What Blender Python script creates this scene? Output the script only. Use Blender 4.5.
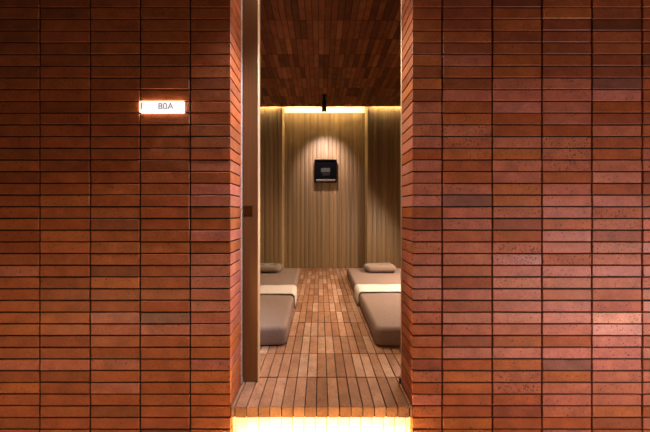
import bpy, math, random
from mathutils import Vector, Matrix, Euler
random.seed(7)
R = math.radians
SC = bpy.context.scene
COL = SC.collection
for o in list(bpy.data.objects):
    bpy.data.objects.remove(o)

# ---------------------------------------------------------------- camera, world, light, exposure
S = 0.004594            # metres on the brick wall plane per photo pixel
EYE = 0.8866            # eye height above the room floor
DIST = 1.156            # camera to brick wall
VX, VY = 320.0, 214.0   # vanishing point in the photo
def wx(px, ratio=1.0): return (px - VX) * S * ratio
def wz(py, ratio=1.0): return EYE + (VY - py) * S * ratio
def dep(ratio): return DIST * (ratio - 1.0)

cam = bpy.data.cameras.new('camera')
cam.sensor_width = 36.0
cam.lens = DIST / S / 650 * 36.0
cam.shift_x = 5 / 650
cam.shift_y = -2 / 650
cam.clip_start = 0.02
camo = bpy.data.objects.new('camera', cam)
camo.location = (0, -DIST, EYE)
camo.rotation_euler = (R(90), 0, 0)
COL.objects.link(camo)
SC.camera = camo

w = bpy.data.worlds.new('world'); SC.world = w
w.use_nodes = True
w.node_tree.nodes['Background'].inputs[0].default_value = (1.0, 0.62, 0.42, 1)
w.node_tree.nodes['Background'].inputs[1].default_value = 0.04

SC.view_settings.view_transform = 'Standard'
SC.view_settings.look = 'None'
SC.view_settings.gamma = 1
SC.view_settings.use_curve_mapping = False
SC.view_settings.exposure = 0.0

def area(name, loc, target, sx, sy, power, color, spread=180):
    l = bpy.data.lights.new(name, 'AREA'); l.shape = 'RECTANGLE'
    l.size = sx; l.size_y = sy; l.energy = power; l.color = color; l.spread = R(spread)
    o = bpy.data.objects.new(name, l); COL.objects.link(o)
    o.location = loc
    d = Vector(target) - Vector(loc)
    o.rotation_euler = d.to_track_quat('-Z', 'Y').to_euler()
    return o
def spot(name, loc, target, power, color, size=60, blend=0.5, radius=0.03):
    l = bpy.data.lights.new(name, 'SPOT'); l.energy = power; l.color = color
    l.spot_size = R(size); l.spot_blend = blend; l.shadow_soft_size = radius
    o = bpy.data.objects.new(name, l); COL.objects.link(o)
    o.location = loc
    d = Vector(target) - Vector(loc)
    o.rotation_euler = d.to_track_quat('-Z', 'Y').to_euler()
    return o

WARM = (1.0, 0.66, 0.33)
ROSE = (1.0, 0.68, 0.62)
# unseen corridor lights: a low lamp at right, plus fills added for both walls
area('corridor_lamp_low', (2.75, -1.35, 0.25), (0.7, 0, 0.55), 0.8, 0.6, 31, (1.0, 0.74, 0.69))
area('corridor_fill_left', (-1.35, -1.12, 0.10), (-1.0, 0, 0.25), 1.5, 0.2, 5.2, (1.0, 0.62, 0.32), 130)
area('corridor_fill_right', (1.35, -1.12, 0.10), (1.0, 0, 0.35), 1.5, 0.2, 6, (1.0, 0.68, 0.50), 130)
# corridor ceiling spot aimed at the left side of the doorway
spot('corridor_spot_left', (0.38, -0.09, 2.40), (-0.42, 0.09, 1.02), 330, (0.88, 0.86, 1.0), 44, 1.0, .05)
# fills added to brighten the jambs: a spot for the right, a strip overhead
spot('jamb_fill_right', (-0.36, -0.08, 2.40), (0.43, 0.10, 1.42), 120, (0.95, 0.92, 0.78), 36, 1.0, .05)
area('jamb_fill_head', (0.0, 0.10, 2.30), (0.0, 0.10, 0), 0.7, 0.04, 5, (1.0, 0.80, 0.66))
# unseen room lights: overhead fill added for the floor, low side lamp
area('room_fill_aisle', (0.12, 1.15, 2.50), (0.08, 1.15, 0), 0.5, 0.5, 20, (1.0, 0.75, 0.52), 110)
area('room_lamp_side', (1.29, 1.45, 0.85), (0.0, 1.3, 0.0), 1.2, 0.2, 36, (1.0, 0.74, 0.58))

# ---------------------------------------------------------------- helpers
def srgb(r, g, b):
    f = lambda c: (c/255/12.92) if c <= 10 else ((c/255+0.055)/1.055)**2.4
    return (f(r), f(g), f(b), 1)

class MB:
    def __init__(self):
        self.v = []; self.f = []; self.c = []; self.m = []
    def add(self, vs, fs, col=(1, 1, 1, 0), mat=0):
        b = len(self.v)
        self.v += [tuple(p) for p in vs]
        self.c += [col] * len(vs)
        self.f += [tuple(b + i for i in f) for f in fs]
        self.m += [mat] * len(fs)
    def box(self, x0, x1, y0, y1, z0, z1, col=(1, 1, 1, 0), mat=0):
        self.add([(x, y, z) for x in (x0, x1) for y in (y0, y1) for z in (z0, z1)],
                 [(0, 1, 3, 2), (4, 6, 7, 5), (0, 4, 5, 1), (2, 3, 7, 6), (0, 2, 6, 4), (1, 5, 7, 3)], col, mat)
    def cbox(self, x0, x1, y0, y1, z0, z1, ch=0.002, col=(1, 1, 1, 0), mat=0, wob=0.0):
        """box with chamfered edges"""
        c = ((x0+x1)/2, (y0+y1)/2, (z0+z1)/2); h = ((x1-x0)/2, (y1-y0)/2, (z1-z0)/2)
        vs = []; idx = {}
        for sx in (-1, 1):
            for sy in (-1, 1):
                for sz in (-1, 1):
                    j = [random.uniform(-wob, wob) for _ in range(3)]
                    for a in range(3):
                        p = []
                        for k, s in enumerate((sx, sy, sz)):
                            e = h[k] if k == a else h[k] - ch
                            p.append(c[k] + s * e + j[k])
                        idx[(sx, sy, sz, a)] = len(vs); vs.append(p)
        fs = []
        I = lambda s, a: idx[(s[0], s[1], s[2], a)]
        for a in range(3):
            b, d = (a+1) % 3, (a+2) % 3
            for s in (-1, 1):
                q = []
                for (u, v) in ((-1, -1), (1, -1), (1, 1), (-1, 1)):
                    t = [0, 0, 0]; t[a] = s; t[b] = u; t[d] = v; q.append(I(t, a))
                fs.append(q if s > 0 else q[::-1])
            # edges running along axis a, between faces b and d
            for sb in (-1, 1):
                for sd in (-1, 1):
                    t0 = [0, 0, 0]; t0[a] = -1; t0[b] = sb; t0[d] = sd
                    t1 = list(t0); t1[a] = 1
                    q = [I(t0, b), I(t1, b), I(t1, d), I(t0, d)]
                    fs.append(q if sb*sd < 0 else q[::-1])
        for sx in (-1, 1):
            for sy in (-1, 1):
                for sz in (-1, 1):
                    q = [I((sx, sy, sz), a) for a in range(3)]
                    fs.append(q if sx*sy*sz > 0 else q[::-1])
        self.add(vs, fs, col, mat)
    def cyl(self, p0, p1, r0, r1=None, n=28, cap=True, mat=0):
        r1 = r0 if r1 is None else r1
        p0 = Vector(p0); p1 = Vector(p1); d = (p1-p0).normalized()
        u = d.orthogonal().normalized(); v = d.cross(u)
        vs = []
        for p, r in ((p0, r0), (p1, r1)):
            for i in range(n):
                a = 2*math.pi*i/n
                vs.append(p + u*(r*math.cos(a)) + v*(r*math.sin(a)))
        fs = [(i, (i+1) % n, n+(i+1) % n, n+i) for i in range(n)]
        if cap: fs += [tuple(range(n))[::-1], tuple(range(n, 2*n))]
        self.add(vs, fs, mat=mat)
    def build(self, name, mats, parent=None, smooth=False):
        me = bpy.data.meshes.new(name)
        me.from_pydata(self.v, [], self.f)
        if not isinstance(mats, (list, tuple)): mats = [mats]
        for m in mats: me.materials.append(m)
        me.polygons.foreach_set('material_index', self.m)
        if smooth: me.polygons.foreach_set('use_smooth', [True]*len(self.f))
        a = me.color_attributes.new('tone', 'FLOAT_COLOR', 'POINT')
        a.data.foreach_set('color', [x for c in self.c for x in c])
        me.update()
        o = bpy.data.objects.new(name, me); COL.objects.link(o)
        if parent: o.parent = parent
        return o

def tag(o, label, cat, group=None):
    o['label'] = label; o['category'] = cat
    if group: o['group'] = group
    return o
def thing(name, label, cat, loc=(0, 0, 0), group=None):
    o = bpy.data.objects.new(name, None); o.empty_display_size = 0.05
    COL.objects.link(o); o.location = loc
    return tag(o, label, cat, group)
def struct(o):
    o['kind'] = 'structure'; return o

class NT:
    def __init__(self, name):
        self.m = bpy.data.materials.new(name); self.m.use_nodes = True
        self.t = self.m.node_tree; self.b = self.t.nodes['Principled BSDF']
    def n(self, typ, **kw):
        x = self.t.nodes.new(typ)
        for k, v in kw.items(): setattr(x, k, v)
        return x
    def l(self, a, b): self.t.links.new(a, b)
    def mix(self, fac, a, b, mode='MIX'):
        x = self.n('ShaderNodeMix', data_type='RGBA', blend_type=mode)
        for s, v in ((x.inputs[0], fac), (x.inputs[6], a), (x.inputs[7], b)):
            if hasattr(v, 'is_linked'): self.l(v, s)
            else: s.default_value = v
        return x.outputs[2]
    def math(self, op, a, b=0.0):
        x = self.n('ShaderNodeMath', operation=op)
        for s, v in ((x.inputs[0], a), (x.inputs[1], b)):
            if hasattr(v, 'is_linked'): self.l(v, s)
            else: s.default_value = v
        return x.outputs[0]
    def ramp(self, fac, p0, p1):
        x = self.n('ShaderNodeMapRange'); self.l(fac, x.inputs[0])
        x.inputs[1].default_value = p0; x.inputs[2].default_value = p1
        return x.outputs[0]

def clay(name, gain=(1, 1, 1), rough=0.42, pit=(0.06, 0.02, 0.015, 1)):
    k = NT(name)
    at = k.n('ShaderNodeAttribute', attribute_name='tone')
    tc = k.n('ShaderNodeTexCoord'); geo = k.n('ShaderNodeNewGeometry')
    off = k.n('ShaderNodeVectorMath', operation='SCALE')
    off.inputs[0].default_value = (17.3, 31.7, 11.1); k.l(geo.outputs['Random Per Island'], off.inputs[3])
    ad = k.n('ShaderNodeVectorMath', operation='ADD')
    k.l(tc.outputs['Object'], ad.inputs[0]); k.l(off.outputs[0], ad.inputs[1])
    vec = ad.outputs[0]
    n1 = k.n('ShaderNodeTexNoise'); n1.inputs['Scale'].default_value = 14; n1.inputs['Detail'].default_value = 5
    n2 = k.n('ShaderNodeTexNoise'); n2.inputs['Scale'].default_value = 95; n2.inputs['Detail'].default_value = 3
    n3 = k.n('ShaderNodeTexNoise'); n3.inputs['Scale'].default_value = 120; n3.inputs['Detail'].default_value = 1
    for n in (n1, n2, n3): k.l(vec, n.inputs['Vector'])
    v1 = k.n('ShaderNodeMapRange'); k.l(n1.outputs['Fac'], v1.inputs[0])
    v1.inputs[1].default_value = 0.3; v1.inputs[2].default_value = 0.7
    v1.inputs[3].default_value = 0.78; v1.inputs[4].default_value = 1.2
    v2 = k.n('ShaderNodeMapRange'); k.l(n2.outputs['Fac'], v2.inputs[0])
    v2.inputs[1].default_value = 0.3; v2.inputs[2].default_value = 0.7
    v2.inputs[3].default_value = 0.88; v2.inputs[4].default_value = 1.12
    f = k.math('MULTIPLY', v1.outputs[0], v2.outputs[0])
    sc = k.n('ShaderNodeVectorMath', operation='SCALE'); k.l(at.outputs['Color'], sc.inputs[0]); k.l(f, sc.inputs[3])
    g = k.n('ShaderNodeVectorMath', operation='MULTIPLY'); k.l(sc.outputs[0], g.inputs[0]); g.inputs[1].default_value = gain
    # pits: threshold falls with the speckle amount kept in the tone's alpha
    th = k.math('MULTIPLY', at.outputs['Alpha'], -0.15); th = k.math('ADD', th, 0.745)
    pm = k.math('SUBTRACT', n3.outputs['Fac'], th); pm = k.ramp(pm, -0.015, 0.02)
    col = k.mix(k.math('MULTIPLY', pm, 0.8), g.outputs[0], pit)
    k.l(col, k.b.inputs['Base Color'])
    rr = k.n('ShaderNodeMapRange'); k.l(geo.outputs['Random Per Island'], rr.inputs[0])
    k.b.inputs['Specular IOR Level'].default_value = 0.26
    rr.inputs[3].default_value = rough - 0.06; rr.inputs[4].default_value = rough + 0.26
    k.l(rr.outputs[0], k.b.inputs['Roughness'])
    h = k.math('SUBTRACT', n2.outputs['Fac'], k.math('MULTIPLY', pm, 1.5))
    bp = k.n('ShaderNodeBump'); bp.inputs['Strength'].default_value = 0.35; bp.inputs['Distance'].default_value = 0.002
    k.l(h, bp.inputs['Height']); k.l(bp.outputs[0], k.b.inputs['Normal'])
    return k.m

def plain(name, col, rough=0.5, metal=0.0, noise=0.12, scale=60, bump=0.0, stretch=(1, 1, 1), spec=0.5, sheen=0.0):
    k = NT(name)
    tc = k.n('ShaderNodeTexCoord'); mp = k.n('ShaderNodeMapping'); mp.inputs['Scale'].default_value = stretch
    k.l(tc.outputs['Object'], mp.inputs[0])
    n = k.n('ShaderNodeTexNoise'); n.inputs['Scale'].default_value = scale; n.inputs['Detail'].default_value = 4
    k.l(mp.outputs[0], n.inputs['Vector'])
    lo = tuple(c*(1-noise) for c in col[:3]) + (1,); hi = tuple(min(1, c*(1+noise)) for c in col[:3]) + (1,)
    k.l(k.mix(k.ramp(n.outputs['Fac'], 0.3, 0.7), lo, hi), k.b.inputs['Base Color'])
    k.b.inputs['Roughness'].default_value = rough; k.b.inputs['Metallic'].default_value = metal
    k.b.inputs['Specular IOR Level'].default_value = spec
    if sheen: k.b.inputs['Sheen Weight'].default_value = sheen
    if bump:
        bp = k.n('ShaderNodeBump'); bp.inputs['Strength'].default_value = bump; bp.inputs['Distance'].default_value = 0.003
        k.l(n.outputs['Fac'], bp.inputs['Height']); k.l(bp.outputs[0], k.b.inputs['Normal'])
    return k.m
def glow(name, col, strength):
    k = NT(name)
    k.b.inputs['Base Color'].default_value = (0.8, 0.8, 0.8, 1)
    k.b.inputs['Emission Color'].default_value = col
    k.b.inputs['Emission Strength'].default_value = strength
    return k.m

M = {}
M['clay'] = clay('wall_clay')
M['floor_clay'] = clay('floor_clay', rough=0.5)
M['ceil_clay'] = clay('ceiling_clay', rough=0.55)
M['mortar'] = plain('dark_mortar', (0.012, 0.004, 0.003, 1), 0.9, scale=80)
M['wood'] = plain('fluted_wood', (0.235, 0.150, 0.066, 1), 0.5, noise=0.30, scale=17, stretch=(1, 1, 0.02))
M['lit_wood'] = plain('lit_wood_edge', (0.46, 0.33, 0.17, 1), 0.5, noise=0.08)  # wood paled to imitate the light on the recess returns
M['plaster'] = plain('cream_plaster', (0.80, 0.73, 0.62, 1), 0.7, noise=0.03)
M['bronze'] = plain('brushed_bronze', (0.20, 0.095, 0.034, 1), 0.42, 0.55, noise=0.10, scale=40, stretch=(3, 3, 0.05))
M['brass'] = plain('brass_trim', (0.62, 0.45, 0.27, 1), 0.5, 0.7, noise=0.05)
M['edge_glint'] = plain('edge_glint_metal', (0.62, 0.54, 0.52, 1), 0.5, 0.3)
M['dark_metal'] = plain('black_metal', (0.012, 0.011, 0.010, 1), 0.4, 0.3)
M['steel'] = plain('grey_steel', (0.35, 0.33, 0.30, 1), 0.35, 0.8)
M['taupe'] = plain('taupe_linen', (0.225, 0.157, 0.125, 1), 0.9, noise=0.18, scale=140, bump=0.3, spec=0.15)
M['pillow'] = plain('pillow_linen', (0.19, 0.13, 0.09, 1), 0.9, noise=0.2, scale=120, bump=0.3, sheen=0.2)
M['cream'] = plain('cream_cotton', (0.58, 0.50, 0.44, 1), 0.9, noise=0.06, scale=150, bump=0.3)
M['black_glass'] = plain('black_glass', (0.003, 0.003, 0.0035, 1), 0.7, spec=0.0)
M['black_plastic'] = plain('black_plastic', (0.004, 0.0035, 0.003, 1), 0.8, spec=0.0)
M['grey_plate'] = plain('grey_plate', (0.035, 0.035, 0.03, 1), 0.7, spec=.2)
M['dim_plate'] = plain('dim_plate', (0.018, 0.018, 0.017, 1), 0.7, spec=.2)
M['ledge'] = plain('ledge_metal', (0.14, 0.11, 0.09, 1), 0.5, 0.2)
M['text_grey'] = plain('grey_lettering', (0.16, 0.16, 0.155, 1), 0.6)
M['led'] = glow('warm_led', (1.0, 0.78, 0.40, 1), 85)
M['led_side'] = glow('warm_led_side', (1.0, 0.78, 0.40, 1), 190)
M['step_led'] = glow('step_led', (1.0, 0.54, 0.165, 1), 270)
M['sign_rim'] = glow('sign_rim_glow', (1.0, 0.84, 0.64, 1), 1.05)
M['sign_glow'] = glow('sign_box_glow', (1.0, 0.72, 0.46, 1), 16)
M['sign_face'] = glow('sign_face_glow', (0.97, 0.95, 1.0, 1), 1.0)
M['sign_ink'] = plain('sign_ink', (0.52, 0.51, 0.53, 1), 0.8)

# ---------------------------------------------------------------- brick tones
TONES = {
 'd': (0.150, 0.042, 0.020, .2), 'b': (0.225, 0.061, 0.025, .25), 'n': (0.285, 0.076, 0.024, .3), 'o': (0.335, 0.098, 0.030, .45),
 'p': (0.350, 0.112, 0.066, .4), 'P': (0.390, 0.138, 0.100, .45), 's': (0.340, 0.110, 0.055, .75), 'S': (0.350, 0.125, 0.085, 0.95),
 'g': (0.190, 0.075, 0.050, .3), 'W': (0.60, 0.30, 0.26, .6)}  # 'W' has the gloss highlight painted into its colour
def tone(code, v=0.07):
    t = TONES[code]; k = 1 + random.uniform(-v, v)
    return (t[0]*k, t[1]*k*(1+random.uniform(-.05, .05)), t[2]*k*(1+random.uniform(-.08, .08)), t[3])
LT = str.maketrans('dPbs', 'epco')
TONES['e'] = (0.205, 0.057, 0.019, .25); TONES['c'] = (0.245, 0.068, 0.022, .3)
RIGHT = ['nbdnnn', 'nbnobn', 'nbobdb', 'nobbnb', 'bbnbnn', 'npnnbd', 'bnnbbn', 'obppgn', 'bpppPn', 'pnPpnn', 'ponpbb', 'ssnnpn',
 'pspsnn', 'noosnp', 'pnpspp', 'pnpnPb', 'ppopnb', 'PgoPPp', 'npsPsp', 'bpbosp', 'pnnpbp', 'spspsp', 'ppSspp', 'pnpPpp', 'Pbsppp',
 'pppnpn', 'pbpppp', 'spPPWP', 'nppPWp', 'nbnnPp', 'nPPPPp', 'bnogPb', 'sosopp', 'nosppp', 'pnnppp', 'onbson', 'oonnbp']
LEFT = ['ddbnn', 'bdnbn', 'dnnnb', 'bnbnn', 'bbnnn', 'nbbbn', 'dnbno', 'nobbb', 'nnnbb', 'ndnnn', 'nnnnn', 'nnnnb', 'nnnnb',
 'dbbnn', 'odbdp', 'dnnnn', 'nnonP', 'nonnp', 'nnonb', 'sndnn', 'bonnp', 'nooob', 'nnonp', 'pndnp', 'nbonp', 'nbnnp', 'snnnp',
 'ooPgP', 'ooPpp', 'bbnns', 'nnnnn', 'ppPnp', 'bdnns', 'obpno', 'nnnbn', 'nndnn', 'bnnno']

# ---------------------------------------------------------------- front wall: stack-bonded brick either side of the doorway
PITCH = 11.73
OL, OR_ = wx(230.5), wx(412.5)      # doorway sides
WALL_D = 0.155
J = 0.0037                          # half a joint
mb = MB()
left_edges = [39.5 - 50.1*i for i in range(4, 0, -1)] + [39.5, 90, 140, 190, 230.5]
right_edges = [412.5, 442.3, 492.5, 542.2, 592.2, 642.5] + [642.5 + 50.1*i for i in range(1, 5)]
head_edges = [230.5, 260, 310, 360, 412.5]
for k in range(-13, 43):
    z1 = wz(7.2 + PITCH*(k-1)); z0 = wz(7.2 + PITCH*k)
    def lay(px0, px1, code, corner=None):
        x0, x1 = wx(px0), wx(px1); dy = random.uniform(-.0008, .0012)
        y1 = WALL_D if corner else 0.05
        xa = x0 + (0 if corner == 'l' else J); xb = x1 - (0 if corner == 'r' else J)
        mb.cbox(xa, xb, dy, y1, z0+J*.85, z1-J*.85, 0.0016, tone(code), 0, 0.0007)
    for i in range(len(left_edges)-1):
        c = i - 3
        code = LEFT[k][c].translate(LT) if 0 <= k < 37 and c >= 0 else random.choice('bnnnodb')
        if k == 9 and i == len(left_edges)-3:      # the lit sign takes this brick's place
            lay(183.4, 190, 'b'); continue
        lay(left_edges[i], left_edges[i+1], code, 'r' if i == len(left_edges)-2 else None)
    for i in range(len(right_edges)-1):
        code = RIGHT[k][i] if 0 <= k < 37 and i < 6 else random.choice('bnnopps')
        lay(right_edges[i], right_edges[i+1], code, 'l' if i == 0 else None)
    if k <= -9:
        for i in range(4): lay(head_edges[i], head_edges[i+1], random.choice('bnno'))
zt, zb, zh = wz(7.2 - PITCH*14), -0.27, wz(7.2 - PITCH*9)
mb.box(wx(left_edges[0]), OL-0.006, 0.007, WALL_D-.004, zb, zt, mat=1)
mb.box(OR_+0.006, wx(right_edges[-1]), 0.007, WALL_D-.004, zb, zt, mat=1)
mb.box(OL-0.006, OR_+0.006, 0.007, WALL_D-.004, zh+.004, zt, mat=1)
struct(mb.build('wall_front', [M['clay'], M['mortar']]))

# ---------------------------------------------------------------- room floor, step riser, corridor floor
FW = 0.05352
FX0 = wx(234.8)
ROOM_L, ROOM_R, ROOM_B = -1.22, 1.36, 2.98
NOSE = 0.050
FT = {'1': (0.30, 0.148, 0.080, .3), '2': (0.35, 0.182, 0.105, .35), '3': (0.255, 0.118, 0.060, .3), '4': (0.40, 0.235, 0.150, .3), '5': (0.19, 0.085, 0.045, .25)}
def ftone(pool):
    t = FT[random.choice(pool)]; k = 1 + random.uniform(-.08, .08)
    return (t[0]*k, t[1]*k, t[2]*k, t[3])
mb = MB()
rows = [(0.0, 0.212)] + [(0.212 + 0.23*i, 0.442 + 0.23*i) for i in range(13)]
fj = 0.0046
for r, (y0, y1) in enumerate(rows):
    if y0 > ROOM_B: break
    y1 = min(y1, ROOM_B)
    xs = [FX0 + FW*i for i in range(-24, 40)]
    xa, xb = (OL, OR_) if r == 0 else (ROOM_L, ROOM_R)
    xs = [xa] + [x for x in xs if xa + .008 < x < xb - .008] + [xb]
    for a, b in zip(xs, xs[1:]):
        zt_ = random.uniform(-.0008, .0006)
        mb.cbox(a+fj*.5, b-fj*.5, y0 + (0 if r == 0 else fj*.6), y1-fj*.6, -NOSE, zt_, 0.0014, ftone('1112344' if r else '1123'), 0, .0005)
mb.box(OL+.004, OR_-.004, 0.006, 0.24, -NOSE+.001, -0.014, mat=1)
mb.box(ROOM_L, ROOM_R, 0.16, ROOM_B, -NOSE+.004, -0.014, mat=1)
mb.box(OL-.05, OR_+.05, 0.135, 0.25, -0.27, -NOSE-.001, mat=1)
struct(mb.build('floor', [M['floor_clay'], M['mortar']]))

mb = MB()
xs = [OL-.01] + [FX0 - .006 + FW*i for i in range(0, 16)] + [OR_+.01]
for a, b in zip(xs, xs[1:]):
    t = (0.62, 0.57, 0.53, .1); kk = 1+random.uniform(-.06, .06)  # tone paled to stand in for the step strip's washed-out glow
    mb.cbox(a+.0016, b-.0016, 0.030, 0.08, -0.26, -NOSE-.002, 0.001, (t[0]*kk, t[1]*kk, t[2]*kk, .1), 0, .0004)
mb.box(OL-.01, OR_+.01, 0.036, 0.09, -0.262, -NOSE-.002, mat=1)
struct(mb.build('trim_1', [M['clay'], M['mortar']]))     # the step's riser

mb = MB()
for i in range(-9, 10):
    for j in range(0, 10):
        x0 = i*0.3 - .1; y1 = 0.085 - j*0.3
        mb.cbox(x0+.0015, x0+.2985, y1-.2985, y1-.0015, -0.24, -0.202, .0012, (0.46, 0.32, 0.19, .1), 0, .0004)
mb.box(-2.9, 2.9, -3.1, 0.09, -0.26, -0.206, mat=1)
struct(mb.build('floor_corridor', [M['clay'], M['mortar']]))

# ---------------------------------------------------------------- ceiling
CZ = 2.533
CEIL_B = 2.712
mb = MB()
y = 0.983 - 0.23*4
ys = []
while y < CEIL_B: ys.append(y); y += 0.23
ys = [0.157] + [v for v in ys if v > 0.17] + [CEIL_B]
CT = [(0.21, 0.070, 0.027), (0.15, 0.050, 0.020), (0.25, 0.088, 0.034), (0.12, 0.040, 0.017), (0.31, 0.118, 0.047)]
for a, b in zip(ys, ys[1:]):
    xs = [ROOM_L] + [ROOM_L + 0.03 + FW*i for i in range(0, 48)] + [ROOM_R]
    for p, q in zip(xs, xs[1:]):
        if q - p < .008: continue
        c = random.choice(CT[:4] + [CT[0], CT[2], CT[4]]); kk = 1+random.uniform(-.12, .12)
        dz = random.uniform(-.001, .001)
        mb.cbox(p+.0024, q-.0024, a+.0022, b-.0016 + (random.uniform(-.004, .004) if b == CEIL_B else 0), CZ+dz, CZ+.03, .0012, (c[0]*kk, c[1]*kk, c[2]*kk, .15), 0, .0004)
mb.box(ROOM_L, ROOM_R, 0.157, CEIL_B-.01, CZ+.004, CZ+.06, mat=1)
struct(mb.build('ceiling', [M['ceil_clay'], M['mortar']]))
mb = MB(); mb.box(ROOM_L-.05, ROOM_R+.05, 0.157, ROOM_B+.10, 2.86, 2.92)
mb.box(ROOM_L, ROOM_R, CEIL_B-.03, CEIL_B-.012, CZ+.061, 2.86)
struct(mb.build('ceiling_slab', M['plaster']))

# ---------------------------------------------------------------- fluted walls
def fluted(mb, a, b, z0, z1, pitch=0.0685, depth=0.008, thick=0.03, horiz=True, base=0.0, sign=-1):
    """ribbed panel from a to b; ribs rise toward sign of the other axis"""
    n = max(1, round((b-a)/pitch)); p = (b-a)/n; prof = []
    for i in range(n):
        for t in (0.0, 0.05, 0.09, 0.2, 0.35, 0.5, 0.65, 0.8, 0.91, 0.95):
            if t in (0.0, 0.95) or t == 0.05: h = 0 if t != 0.05 else 0
            else: h = depth * (1 - 0.55*abs(2*(t-.5))**2.2)
            prof.append((a + p*(i+t), h))
    prof.append((b, 0))
    vs = []; fs = []
    for (u, h) in prof:
        for z in (z0, z1):
            q = base + sign*h
            vs.append((u, q, z) if horiz else (q, u, z))
    for i in range(len(prof)-1):
        f = (2*i, 2*i+2, 2*i+3, 2*i+1)
        fs.append(f)
    k = len(vs)
    mb.add(vs, fs)
    lo, hi = sorted((base, base - sign*thick))
    if horiz: mb.box(a, b, lo+.0005, hi, z0, z1)
    else: mb.box(lo+.0005, hi, a, b, z0, z1)

PY = 2.758            # face of the side panels
BY = 2.985            # face of the recessed centre
RL, RR = -0.585, 0.739
mb = MB(); fluted(mb, RL-.02, RR+.02, 0, 2.548, base=BY, thick=.03)
struct(mb.build('wall_back', M['wood']))
mb = MB(); mb.box(RL-.05, RR+.05, BY+.031, BY+.07, 0, 2.86)
struct(mb.build('wall_back_upper', M['plaster']))
for nm, a, b in (('wall_back_left', ROOM_L, RL), ('wall_back_right', RR, ROOM_R)):
    mb = MB(); fluted(mb, a, b, 0, 2.62, base=PY, thick=.06)
    struct(mb.build(nm, M['wood']))
for nm, a, b in (('trim_2', RL-.03, RL+.0005), ('trim_3', RR-.0005, RR+.03)):
    mb = MB(); mb.cbox(a, b, PY-.004, BY+.03, 0, 2.66, .001)
    struct(mb.build(nm, M['lit_wood']))
mb = MB(); fluted(mb, 0.16, PY, 0, CZ+.02, base=ROOM_L, thick=.05, horiz=False, sign=1)
struct(mb.build('wall_left', M['wood']))
mb = MB(); fluted(mb, 0.16, PY, 0, CZ+.02, base=ROOM_R, thick=.05, horiz=False, sign=-1)
struct(mb.build('wall_right', M['wood']))

# pale strip added as the left jamb's edge highlight; metal edge trim at right
mb = MB(); mb.cbox(OL-.006, OL+.0045, WALL_D+.0008, WALL_D+.005, 0.001, 2.32, .0008)
struct(mb.build('trim_5', M['edge_glint']))
mb = MB(); mb.cbox(OR_-.001, OR_+.05, WALL_D+.001, WALL_D+.012, 0.001, 2.32, .0008)
struct(mb.build('trim_4', M['brass']))

# ---------------------------------------------------------------- LED strips in the slots
def led(name, label, x0, x1, y0, y1, z0, z1, mat, group='hidden light strips'):
    mb = MB(); mb.cbox(x0, x1, y0, y1, z0, z1, .001)
    o = mb.build(name, mat); return tag(o, label, 'light strip', group)
led('light_strip', 'bright warm light strip glowing above the recessed centre of the back wall', RL+.02, RR-.02, 2.86, 2.875, 2.72, 2.735, M['led'], None)
led('light_strip', 'thin warm light line above the left fluted back panel', ROOM_L+.02, RL-.03, CEIL_B+.012, CEIL_B+.022, CZ+.05, CZ+.06, M['led_side'], None)
led('light_strip', 'thin warm light line above the right fluted back panel', RR+.03, ROOM_R-.02, CEIL_B+.012, CEIL_B+.022, CZ+.05, CZ+.06, M['led_side'], None)
led('light_strip', 'bright light strip at the foot of the doorway step', OL+.008, OR_-.008, -0.026, -0.014, -0.201, -0.192, M['step_led'], None)

# ---------------------------------------------------------------- sliding door
DX = wx(257.4, 1.149); DY = dep(1.149)
dr = thing('sliding_door', 'brushed bronze sliding door half slid behind the left brick jamb', 'door', (DX-.45, DY+.02, 0))
def rel(mbx, o):
    loc = o.location
    mbx.v = [(x-loc.x, y-loc.y, z-loc.z) for x, y, z in mbx.v]; return mbx
hx0, hx1 = wx(242.3, 1.149), wx(252.5, 1.149); hz0, hz1 = wz(217.3, 1.149), wz(205.7, 1.149)
mb = MB()
dx0, dtop = DX-.85, 2.30
mb.box(dx0, hx0, DY, DY+.038, 0.005, dtop); mb.box(hx1, DX, DY, DY+.038, 0.005, dtop)
mb.box(hx0, hx1, DY, DY+.038, 0.005, hz0); mb.box(hx0, hx1, DY, DY+.038, hz1, dtop)
mb.box(hx0, hx1, DY+.026, DY+.038, hz0, hz1)
rel(mb, dr).build('door_panel', M['bronze'], dr)
mb = MB(); mb.cbox(DX+.0003, DX+.005, DY-.001, DY+.040, 0.005, dtop, .0008)
rel(mb, dr).build('edge_strip', M['brass'], dr)
hp = MB()
hp.box(hx0+.002, hx1-.002, DY+.022, DY+.0258, hz0+.002, hz1-.002)
hp.box(hx0+.0005, hx0+.003, DY+.001, DY+.0258, hz0+.002, hz1-.002); hp.box(hx1-.003, hx1-.0005, DY+.001, DY+.0258, hz0+.002, hz1-.002)
hp.box(hx0+.0005, hx1-.0005, DY+.001, DY+.0258, hz0+.0005, hz0+.003); hp.box(hx0+.0005, hx1-.0005, DY+.001, DY+.0258, hz1-.003, hz1-.0005)
rel(hp, dr).build('recessed_pull', M['bronze'], dr)
# floor guides of the door
for nm, gx, lab in (('floor_guide', wx(241.8, 1.14), 'small metal floor guide at the foot of the left jamb'), ('floor_guide', wx(400.6, 1.14), 'small dark floor guide at the foot of the right jamb')):
    mb = MB(); mb.cbox(gx-.008, gx+.010, 0.158, 0.171, 0.001, 0.006, .001); mb.cyl((gx, .165, .005), (gx, .165, .026), .0055, n=16)
    tag(mb.build(nm, M['steel'] if gx < 0 else M['dark_metal']), lab, 'floor guide')

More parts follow.
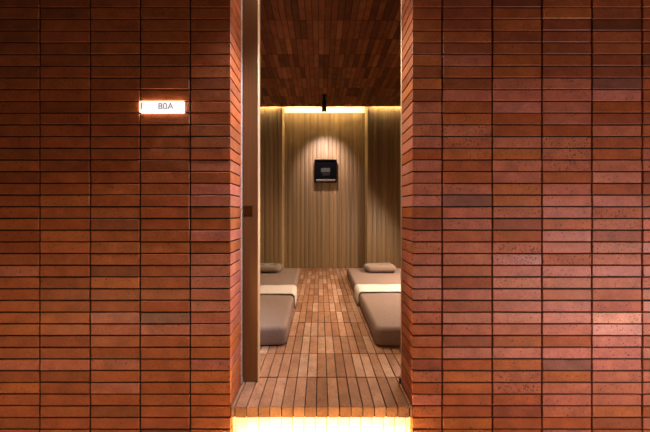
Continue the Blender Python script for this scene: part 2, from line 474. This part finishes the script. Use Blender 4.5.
# ---------------------------------------------------------------- lit room sign
sx0, sx1 = wx(140.8), wx(186.4); sz0, sz1 = wz(112.4), wz(102.0)
sg = thing('room_sign', 'small glowing white sign set into the left brick wall', 'sign', ((sx0+sx1)/2, 0, sz0))
mb = MB(); mb.cbox(sx0, wx(183.9), -0.009, 0.006, sz0, sz1, .001)
rel(mb, sg).build('light_box', M['sign_glow'], sg)
mb = MB(); mb.cbox(sx0+.001, wx(183.7), -0.014, -0.0091, sz0+.001, sz1-.001, .0015)
rel(mb, sg).build('rim', M['sign_rim'], sg)
mb = MB(); mb.cbox(wx(144.6), wx(183.2), -0.0175, -0.0142, sz0+.006, sz1-.006, .001)
rel(mb, sg).build('sign_face', M['sign_face'], sg)
mb = MB(); mb.box(wx(143.6), wx(144.5), -0.0165, -0.0142, sz0+.008, sz1-.010)
rel(mb, sg).build('slot', M['sign_ink'], sg)
def text_mesh(name, body, size, mat, parent, loc, ext=.0006):
    cu = bpy.data.curves.new(name, 'FONT'); cu.body = body; cu.size = size; cu.extrude = ext
    t = bpy.data.objects.new(name, cu); COL.objects.link(t)
    bpy.context.view_layer.update()
    me = bpy.data.meshes.new_from_object(t.evaluated_get(bpy.context.evaluated_depsgraph_get()))
    bpy.data.objects.remove(t); me.name = name
    o = bpy.data.objects.new(name, me); me.materials.clear(); me.materials.append(mat)
    COL.objects.link(o); o.parent = parent
    o.location = loc; o.rotation_euler = (R(90), 0, 0)
    return o
text_mesh('lettering', '80A', 0.043, M['sign_ink'], sg, (wx(160.5)-sg.location.x, -0.0182, sz0+.0065-sg.location.z))

# ---------------------------------------------------------------- wall panel
pr = 3.52
px0, px1 = wx(314.6, pr), wx(336.8, pr); pz0, pz1 = wz(182.2, pr), wz(159.6, pr)
fy = BY - .012
wp = thing('control_panel', 'square black control panel mounted on the back wall', 'control panel', ((px0+px1)/2, fy, pz0))
mb = MB(); mb.cbox(px0, px1, fy-.055, fy-.0005, pz0, pz1, .004)
rel(mb, wp).build('housing', M['black_plastic'], wp)
mb = MB(); t = .022; a, b = fy-.075, fy-.0552
mb.cbox(px0, px0+t, a, b, pz0, pz1, .002); mb.cbox(px1-t, px1, a, b, pz0, pz1, .002)
mb.cbox(px0+t, px1-t, a, b, pz1-t, pz1, .002); mb.cbox(px0+t, px1-t, a, b, pz0, pz0+.012, .002)
rel(mb, wp).build('frame', M['black_plastic'], wp)
mb = MB(); mb.cbox(px0+t+.001, px1-t-.001, fy-.0585, fy-.0553, pz0+.05, pz1-t-.001, .0006)
rel(mb, wp).build('screen', M['black_glass'], wp)
cx = (px0+px1)/2
lp = MB(); lp.cbox(wx(321, pr), wx(330.3, pr), fy-.0615, fy-.059, wz(172.2, pr), wz(168, pr), .0006)
rel(lp, wp).build('display_plate', M['grey_plate'], wp)
mb = MB()
for zz in (173.6, 174.9): mb.box(wx(322.5, pr), wx(329.8, pr), fy-.0605, fy-.059, wz(zz+.35, pr), wz(zz-.25, pr))
rel(mb, wp).build('caption_lines', M['dim_plate'], wp)
mb = MB(); mb.cbox(px0+t+.001, px1-t-.001, fy-.078, fy-.0552, pz0+.0125, pz0+.045, .006)
rel(mb, wp).build('ledge', M['ledge'], wp)

# ---------------------------------------------------------------- ceiling spotlight
LX, LY = wx(324.2, 3.05), dep(3.02)
sl = thing('spotlight', 'small black cylinder spotlight hanging from the brick ceiling', 'lamp', (LX, LY, CZ))
mb = MB(); mb.cyl((0, 0, -.002), (0, 0, -.022), .036)
mb.build('ceiling_mount', M['dark_metal'], sl)
mb = MB(); mb.cyl((0, 0, -.021), (0, 0, -.085), .017)
mb.build('stem', M['dark_metal'], sl)
tip = Vector((0, .035, -.205)); top = Vector((0, -.004, -.072))
mb = MB(); mb.cyl(top, tip, .033, .033)
d = (tip-top).normalized()
mb.cyl(tip - d*.002, tip + d*.008, .033, .033, cap=False)
hd = mb.build('lamp_head', M['dark_metal'], sl)
mb = MB(); mb.cyl(tip + d*.001, tip + d*.003, .026)
mb.build('lens', glow('lens_glow', (1, .85, .75, 1), 3), hd)
spot('spotlight_beam', Vector((LX, LY, CZ)) + tip + d*.014, (cx, BY, 1.66), 105, (1.0, 0.76, 0.74), 72, 1.0, .02)

# ---------------------------------------------------------------- mattresses, runners, pillows
def soft_box(name, sx, sy, h, rc, re, mat, parent=None, seed=0, puff=0.0, lump=0.0, bottom=True):
    """soft slab: rounded-rectangle rings stacked with rounded upper and lower edges"""
    rnd = random.Random(seed)
    def ring(ins, z):
        a, b, r = sx/2-ins, sy/2-ins, max(.004, rc-ins*.6); pts = []
        def side(p, q, n):
            for i in range(n): pts.append((p[0]+(q[0]-p[0])*i/n, p[1]+(q[1]-p[1])*i/n))
        def arc(cx_, cy_, a0, n=7):
            for i in range(n):
                t = R(a0 + 90*i/n); pts.append((cx_+r*math.cos(t), cy_+r*math.sin(t)))
        n1, n2 = 10, 18
        arc(a-r, b-r, 0); side((a-r, b), (-a+r, b), n1)
        arc(-a+r, b-r, 90); side((-a, b-r), (-a, -b+r), n2)
        arc(-a+r, -b+r, 180); side((-a+r, -b), (a-r, -b), n1)
        arc(a-r, -b+r, 270); side((a, -b+r), (a, b-r), n2)
        return [(x, y, z) for x, y in pts]
    rings = []; nb = 6
    for i in range(nb+1):
        t = R(90*i/nb); rings.append(ring(re*(1-math.sin(t)), re*.8*(1-math.cos(t))))
    rings.append(ring(-.003, h*.5))
    for i in range(nb+1):
        t = R(90*i/nb); rings.append(ring(re*(1-math.cos(t)), h-re*(1-math.sin(t))))
    m0 = min(sx, sy)/2
    for ins in (re+.02, re+.05, re+.09, m0*.62, m0*.82):
        if ins < m0*.95 and ins > re: rings.append(ring(ins, h + puff*min(1, (ins-re)/(m0*.5))))
    mbx = MB(); n = len(rings[0]); vs = [p for r_ in rings for p in r_]
    if lump:
        ph = [rnd.uniform(0, 6) for _ in range(6)]
        vs = [(x + lump*.5*math.sin(9*y+ph[0])*min(1, z/h*2), y + lump*.5*math.sin(11*x+ph[1]),
               z + (lump*(math.sin(8*x+5*y+ph[2])+math.sin(13*y-6*x+ph[3])) * max(0, z/h-.2))) for x, y, z in vs]
    fs = []
    for k in range(len(rings)-1):
        for i in range(n):
            fs.append((k*n+i, k*n+(i+1) % n, (k+1)*n+(i+1) % n, (k+1)*n+i))
    fs.append(tuple((len(rings)-1)*n+i for i in range(n)))
    fs.append(tuple(range(n))[::-1])
    mbx.add(vs, fs)
    return mbx.build(name, mat, parent, smooth=True)

MH = 0.128
def bed(name_suffix, x_in, side, skew, labels, seed):
    wd, ln = 0.80, 1.87; y0 = 0.515
    xc = x_in + side*wd/2; yc = y0 + ln/2
    m = soft_box('mattress', wd, ln, MH, 0.045, 0.030, M['taupe'], seed=seed, puff=.004, lump=.0022)
    m.location = (xc, yc, 0.0005); m.rotation_euler = (0, 0, skew)
    tag(m, labels[0], 'mattress', None)
    # runner draped across and down both long sides
    prof = []; hw = wd/2 + .006; top = MH + .010; r = .034
    prof.append((-hw, .012)); prof.append((-hw, .05)); prof.append((-hw, top-r))
    for i in range(1, 7): t = R(90*i/6); prof.append((-hw+r*(1-math.cos(t)), top-r+r*math.sin(t)))
    for i in range(1, 16): prof.append((-hw+r+(2*hw-2*r)*i/16, top + .0012*math.sin(i*1.7+seed)))
    for i in range(0, 7): t = R(90*i/6); prof.append((hw-r+r*math.sin(t), top-r+r*math.cos(t)))
    prof += [(hw, .05), (hw, .012)]
    ny = 8; y_a, y_b = (1.19, 1.46) if side < 0 else (1.24, 1.51)
    vs = []; fs = []
    for layer in (0, 1):
        for i, (px_, pz_) in enumerate(prof):
            drop = max(0, 1 - pz_/top)
            for j in range(ny+1):
                u = j/ny; yy = y_a + (y_b-y_a)*u + .012*math.sin(3*px_+seed) * (1-2*u) + drop*.012*math.sin(seed+px_*9)
                nx = (-1 if px_ < 0 else 1)*min(1, drop*3)
                ed = .004*math.sin(u*math.pi)
                o_ = layer*.007 + ed*layer + .0016*math.sin(5*u*math.pi+i)*layer
                zz = pz_ + (o_ if drop < .3 else 0)
                vs.append((px_ + nx*o_ + (side*0), yy - yc, zz))
    n1 = ny+1; L = len(prof)*n1
    for i in range(len(prof)-1):
        for j in range(ny):
            q = (i*n1+j, (i+1)*n1+j, (i+1)*n1+j+1, i*n1+j+1)
            fs.append(q[::-1]); fs.append(tuple(L+k_ for k_ in q))
        for j in (0, ny):
            q = (i*n1+j, (i+1)*n1+j, L+(i+1)*n1+j, L+i*n1+j); fs.append(q if j == 0 else q[::-1])
    for i in (0, len(prof)-1):
        for j in range(ny):
            q = (i*n1+j, i*n1+j+1, L+i*n1+j+1, L+i*n1+j); fs.append(q if i else q[::-1])
    mbx = MB(); mbx.add(vs, fs)
    ru = mbx.build('bed_runner', M['cream'], smooth=True)
    ru.location = (xc, yc, 0.0005); ru.rotation_euler = (0, 0, skew)
    tag(ru, labels[1], 'bed runner')
    p = soft_box('pillow', 0.385, 0.25, 0.080, 0.05, 0.036, M['pillow'], seed=seed+9, puff=.010, lump=.003)
    p.location = (labels[3], 2.165, MH + .013); p.rotation_euler = (0, 0, labels[4])
    tag(p, labels[2], 'pillow')
bed('l', -0.253, -1, R(1.8), ('taupe floor mattress on the left, partly behind the bronze door', 'cream cloth runner laid across the left mattress', 'taupe pillow at the far end of the left mattress', -0.705, R(-1)), 3)
bed('r', 0.374, 1, R(-.2), ('taupe floor mattress on the right, partly behind the right jamb', 'cream cloth runner laid across the right mattress', 'taupe pillow at the far end of the right mattress', 0.785, R(1.5)), 8)
